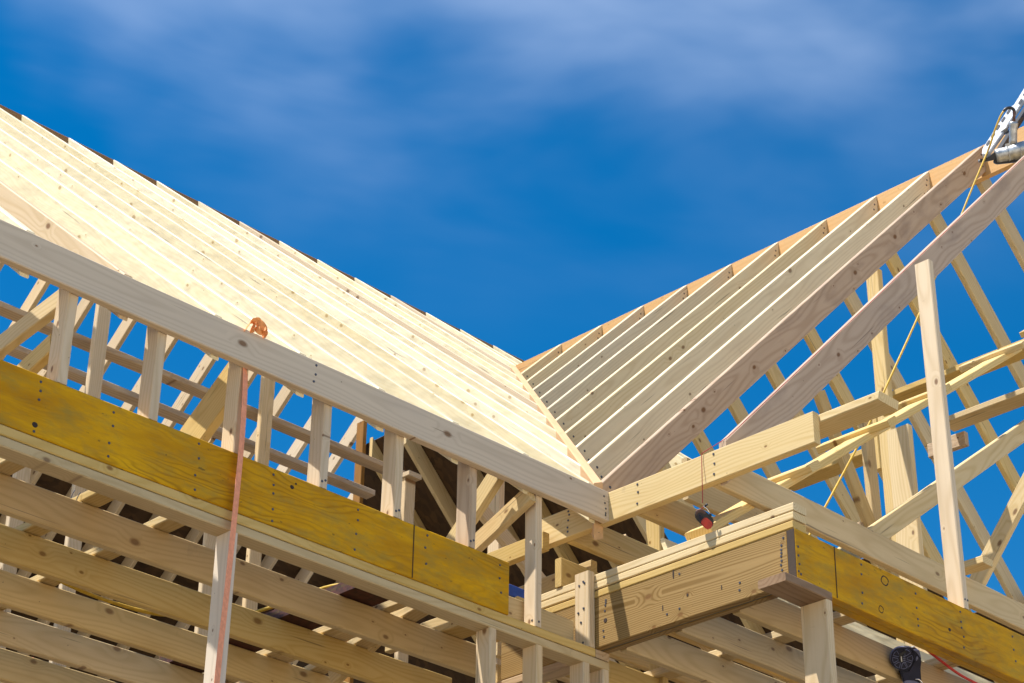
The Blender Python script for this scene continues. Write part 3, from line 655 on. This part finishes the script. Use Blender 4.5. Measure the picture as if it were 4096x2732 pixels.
# chalk line and reel
st = link('chalk_line', tube_mesh(spline([(9.3, 4.823, 8.739), (7.4, 4.823, 6.838), (5.985, 4.823, 5.423)], 2) + [V((5.928, 4.92, 5.3605)), V((5.9285, 4.921, 5.34)), V((5.905, 4.905, 5.12))], .0017, 6), 'string')
tag(st, 'thin red chalk line along the nearest rafter and over the cross beam', 'string')
kr = .1276
RO = V((5.80, 4.815, 5.0)); 
# place reel on the line of the string, just in front of the stacked plates
d_ = (V((5.7867, 4.8, 5.034)) - CAM)
RO = CAM + d_ * 1.011
F2 = Frame(RO, 0, (885, 560), kr)
RL = empty('chalk_reel', F2.p(900, 1000), 'red and black chalk line reel dangling in front of the stacked plates', 'chalk reel')
body = [(640, 700), (700, 668), (800, 658), (890, 700), (960, 755), (1100, 890), (1180, 1000), (1188, 1080), (1130, 1225), (1040, 1292), (940, 1282), (760, 1112), (612, 955), (588, 880), (608, 790)]
prism('case', F2, body, -.016, .016, 'black', RL, .006)
prism('cap', F2, [(622, 770), (650, 690), (720, 662), (800, 652), (880, 690), (935, 760), (900, 830), (800, 760), (700, 760), (640, 860), (600, 850)], -.018, .019, 'brownplastic', RL, .004)
prism('red_cover', F2, [(868, 925), (935, 898), (1000, 950), (1152, 1090), (1150, 1165), (1040, 1294), (940, 1284), (848, 1195), (752, 1062)], -.019, .0205, 'red', RL, .004)
prism('side_grip', F2, [(668, 800), (720, 775), (862, 905), (765, 1040), (720, 1000), (700, 900)], .0, .019, 'navy', RL, .003)
prism('crank_hub', F2, [(1015, 850), (1065, 770), (1135, 830), (1085, 905)], -.004, .020, 'black', RL, .003)
cyl('crank_arm', [F2.p(1040, 770, .018), F2.p(950, 640, .020), F2.p(852, 550, .022)], .0028, 'chrome', RL, 8)
cyl('crank_knob', [F2.p(905, 565, .022), F2.p(975, 480, .022)], .0045, 'black', RL, 12)
cyl('hook', [F2.p(885, 560, .004), F2.p(800, 655, .004)], .0017, 'string', RL, 6)
st.data.vertices  # the line ends at the reel's hook
# coil nailer hanging on the right joist
kd = 400/2351.
DO = V((7.021, 4.745, 4.70))
F3 = Frame(DO, 0, (1250, 910), kd)
DN = empty('nail_gun', DO, 'dark navy coil nailer with round ribbed magazine hanging below the right yellow header', 'nail gun')
cen = (1250, 910); R0 = 268
circ = lambda r, n_=36, c=cen: [(c[0] + r*math.cos(2*math.pi*i/n_), c[1] + r*math.sin(2*math.pi*i/n_)) for i in range(n_)]
DRM = prism('drum', F3, circ(R0), -.035, .006, 'navy', DN, .003)
prism('drum_rim', F3, circ(R0+6), -.030, -.004, 'navyedge', DN, .002)
for a0 in [-70, -20, 25, 65, 110, 155, 200]:
    a = rad(a0); b = rad(a0 + 34)
    pts = [F3.p(cen[0]+r*math.cos(t), cen[1]+r*math.sin(t), .0075) for r, t in [(110, a+.1), (235, a), (238, (a+b)/2), (235, b), (110, b-.1), (110, a+.1)]]
    cyl('rib', pts, .0016, 'navyedge', DRM, 6)
prism('latch', F3, [(1160, 790), (1215, 760), (1300, 720), (1275, 640), (1300, 625), (1330, 760), (1270, 800), (1230, 810), (1250, 990), (1190, 1000)], .006, .012, 'black', DRM, .001)
prism('latch_window', F3, [(1200, 850), (1225, 845), (1240, 970), (1215, 980)], .012, .0128, 'silver', DRM)
for i in range(4): prism('latch_tooth', F3, [(1255, 840+i*48), (1310, 835+i*48), (1315, 855+i*48), (1260, 862+i*48)], .006, .0125, 'navyedge', DRM)
prism('body', F3, [(1300, 640), (1480, 660), (1640, 700), (1670, 800), (1715, 950), (1690, 1160), (1700, 1330), (1720, 1500), (1290, 1500), (1240, 1290), (1180, 1210), (1400, 1180), (1510, 980), (1480, 780)], -.055, -.004, 'navy', DN, .006)
prism('side_block', F3, [(1500, 700), (1645, 700), (1690, 850), (1690, 900), (1580, 760)], -.05, .0, 'navyedge', DN, .003)
cyl('air_plug', [F3.p(1525, 700, -.02), F3.p(1525, 640, -.02)], .008, 'silver', DN, 12)
prism('side_fin', F3, [(1560, 900), (1600, 840), (1635, 900), (1580, 975)], -.02, .003, 'navyedge', DN, .002)
cyl('nose_guard', spline([F3.p(1560, 1400, .0), F3.p(1620, 1395, .005), F3.p(1680, 1440, .005), F3.p(1720, 1500, .0)], 5), .004, 'chrome', DN, 8)
prism('nail_tray', F3, [(1290, 1440), (1400, 1420), (1560, 1440), (1720, 1520), (1720, 1560), (1290, 1560)], -.03, .004, 'navyedge', DN, .004)
# bent nails standing on the first left joist
for i, (x, dz) in enumerate([(3.66, .0), (3.685, -.002), (3.715, -.003)]):
    o = link('bent_nail', tube_mesh(spline([(x, 6.115, 4.77), (x + .003, 6.112, 4.79), (x + .010, 6.108, 4.812 + dz)], 4), .0018, 6), 'nail')
    tag(o, f'bent nail standing up from the first left joist, {ORD[i]} from the left of three', 'nail', 'bent nails on the first left joist')

# ------------------------------------------------------------------ light
LD = V((1.95, -1.0, -4.7)).normalized()        # direction the sunlight travels
el = math.asin(-LD.z)
sun = bpy.data.lights.new('sun', 'SUN'); sun.energy = 5.0; sun.angle = rad(.55); sun.color = (1., .965, .90)
so = bpy.data.objects.new('sun', sun); COL.objects.link(so)
so.rotation_euler = LD.to_track_quat('-Z', 'Y').to_euler(); so.location = (0, 0, 30)
W = bpy.data.worlds.new('World'); S.world = W; W.use_nodes = True
t = W.node_tree; bg = t.nodes['Background']
sky = t.nodes.new('ShaderNodeTexSky'); sky.sky_type = 'NISHITA'; sky.sun_disc = False
sky.sun_elevation = el; sky.sun_rotation = math.atan2(-LD.x, -LD.y)
sky.altitude = 200; sky.air_density = 1.0; sky.dust_density = .3; sky.ozone_density = 3.
hs = t.nodes.new('ShaderNodeHueSaturation'); hs.inputs['Saturation'].default_value = 1.45; hs.inputs['Value'].default_value = .962; hs.inputs['Hue'].default_value = .497
t.links.new(sky.outputs[0], hs.inputs['Color'])
tc = t.nodes.new('ShaderNodeTexCoord')
def vmul(out, sc, rot=None):
    mp = t.nodes.new('ShaderNodeMapping'); t.links.new(out, mp.inputs[0]); mp.inputs['Scale'].default_value = sc
    if rot: mp.inputs['Rotation'].default_value = rot
    return mp.outputs[0]
def nz(vec, sc, det=5., ro=.55, di=.3):
    n_ = t.nodes.new('ShaderNodeTexNoise'); t.links.new(vec, n_.inputs['Vector']); n_.inputs['Scale'].default_value = sc
    n_.inputs['Detail'].default_value = det; n_.inputs['Roughness'].default_value = ro; n_.inputs['Distortion'].default_value = di
    return n_.outputs['Fac']
def mt(op, a, b, clamp=False):
    n_ = t.nodes.new('ShaderNodeMath'); n_.operation = op; n_.use_clamp = clamp
    for i, v in enumerate((a, b)):
        if isinstance(v, (int, float)): n_.inputs[i].default_value = v
        else: t.links.new(v, n_.inputs[i])
    return n_.outputs[0]
def mr(v, a, b, c=0., d=1.):
    n_ = t.nodes.new('ShaderNodeMapRange'); t.links.new(v, n_.inputs[0]); n_.interpolation_type = 'SMOOTHSTEP'
    for i, q in enumerate((a, b, c, d)): n_.inputs[i+1].default_value = q
    return n_.outputs[0]
sp = t.nodes.new('ShaderNodeSeparateXYZ'); t.links.new(tc.outputs['Generated'], sp.inputs[0])
c1_ = nz(vmul(tc.outputs['Generated'], (1, 1, 2.2), (0, .35, .6)), 2.6, 4., .5)
c2_ = nz(vmul(tc.outputs['Generated'], (1, 2.2, 5.), (.2, .5, .9)), 3.2, 4., .5)
cl = mt('ADD', mt('MULTIPLY', c1_, .75), mt('MULTIPLY', c2_, .3))
high = mr(sp.outputs[2], .47, .66)
cl = mt('MULTIPLY', mr(cl, .46, .74), high, True)
mx = t.nodes.new('ShaderNodeMix'); mx.data_type = 'RGBA'
t.links.new(mt('MULTIPLY', cl, .30), mx.inputs[0]); t.links.new(hs.outputs[0], mx.inputs[6]); mx.inputs[7].default_value = (8.6, 9.6, 11.4, 1)
t.links.new(mx.outputs[2], bg.inputs['Color']); bg.inputs['Strength'].default_value = .10
S.view_settings.view_transform = 'Standard'; S.view_settings.look = 'None'
S.view_settings.exposure = .63; S.view_settings.gamma = 1
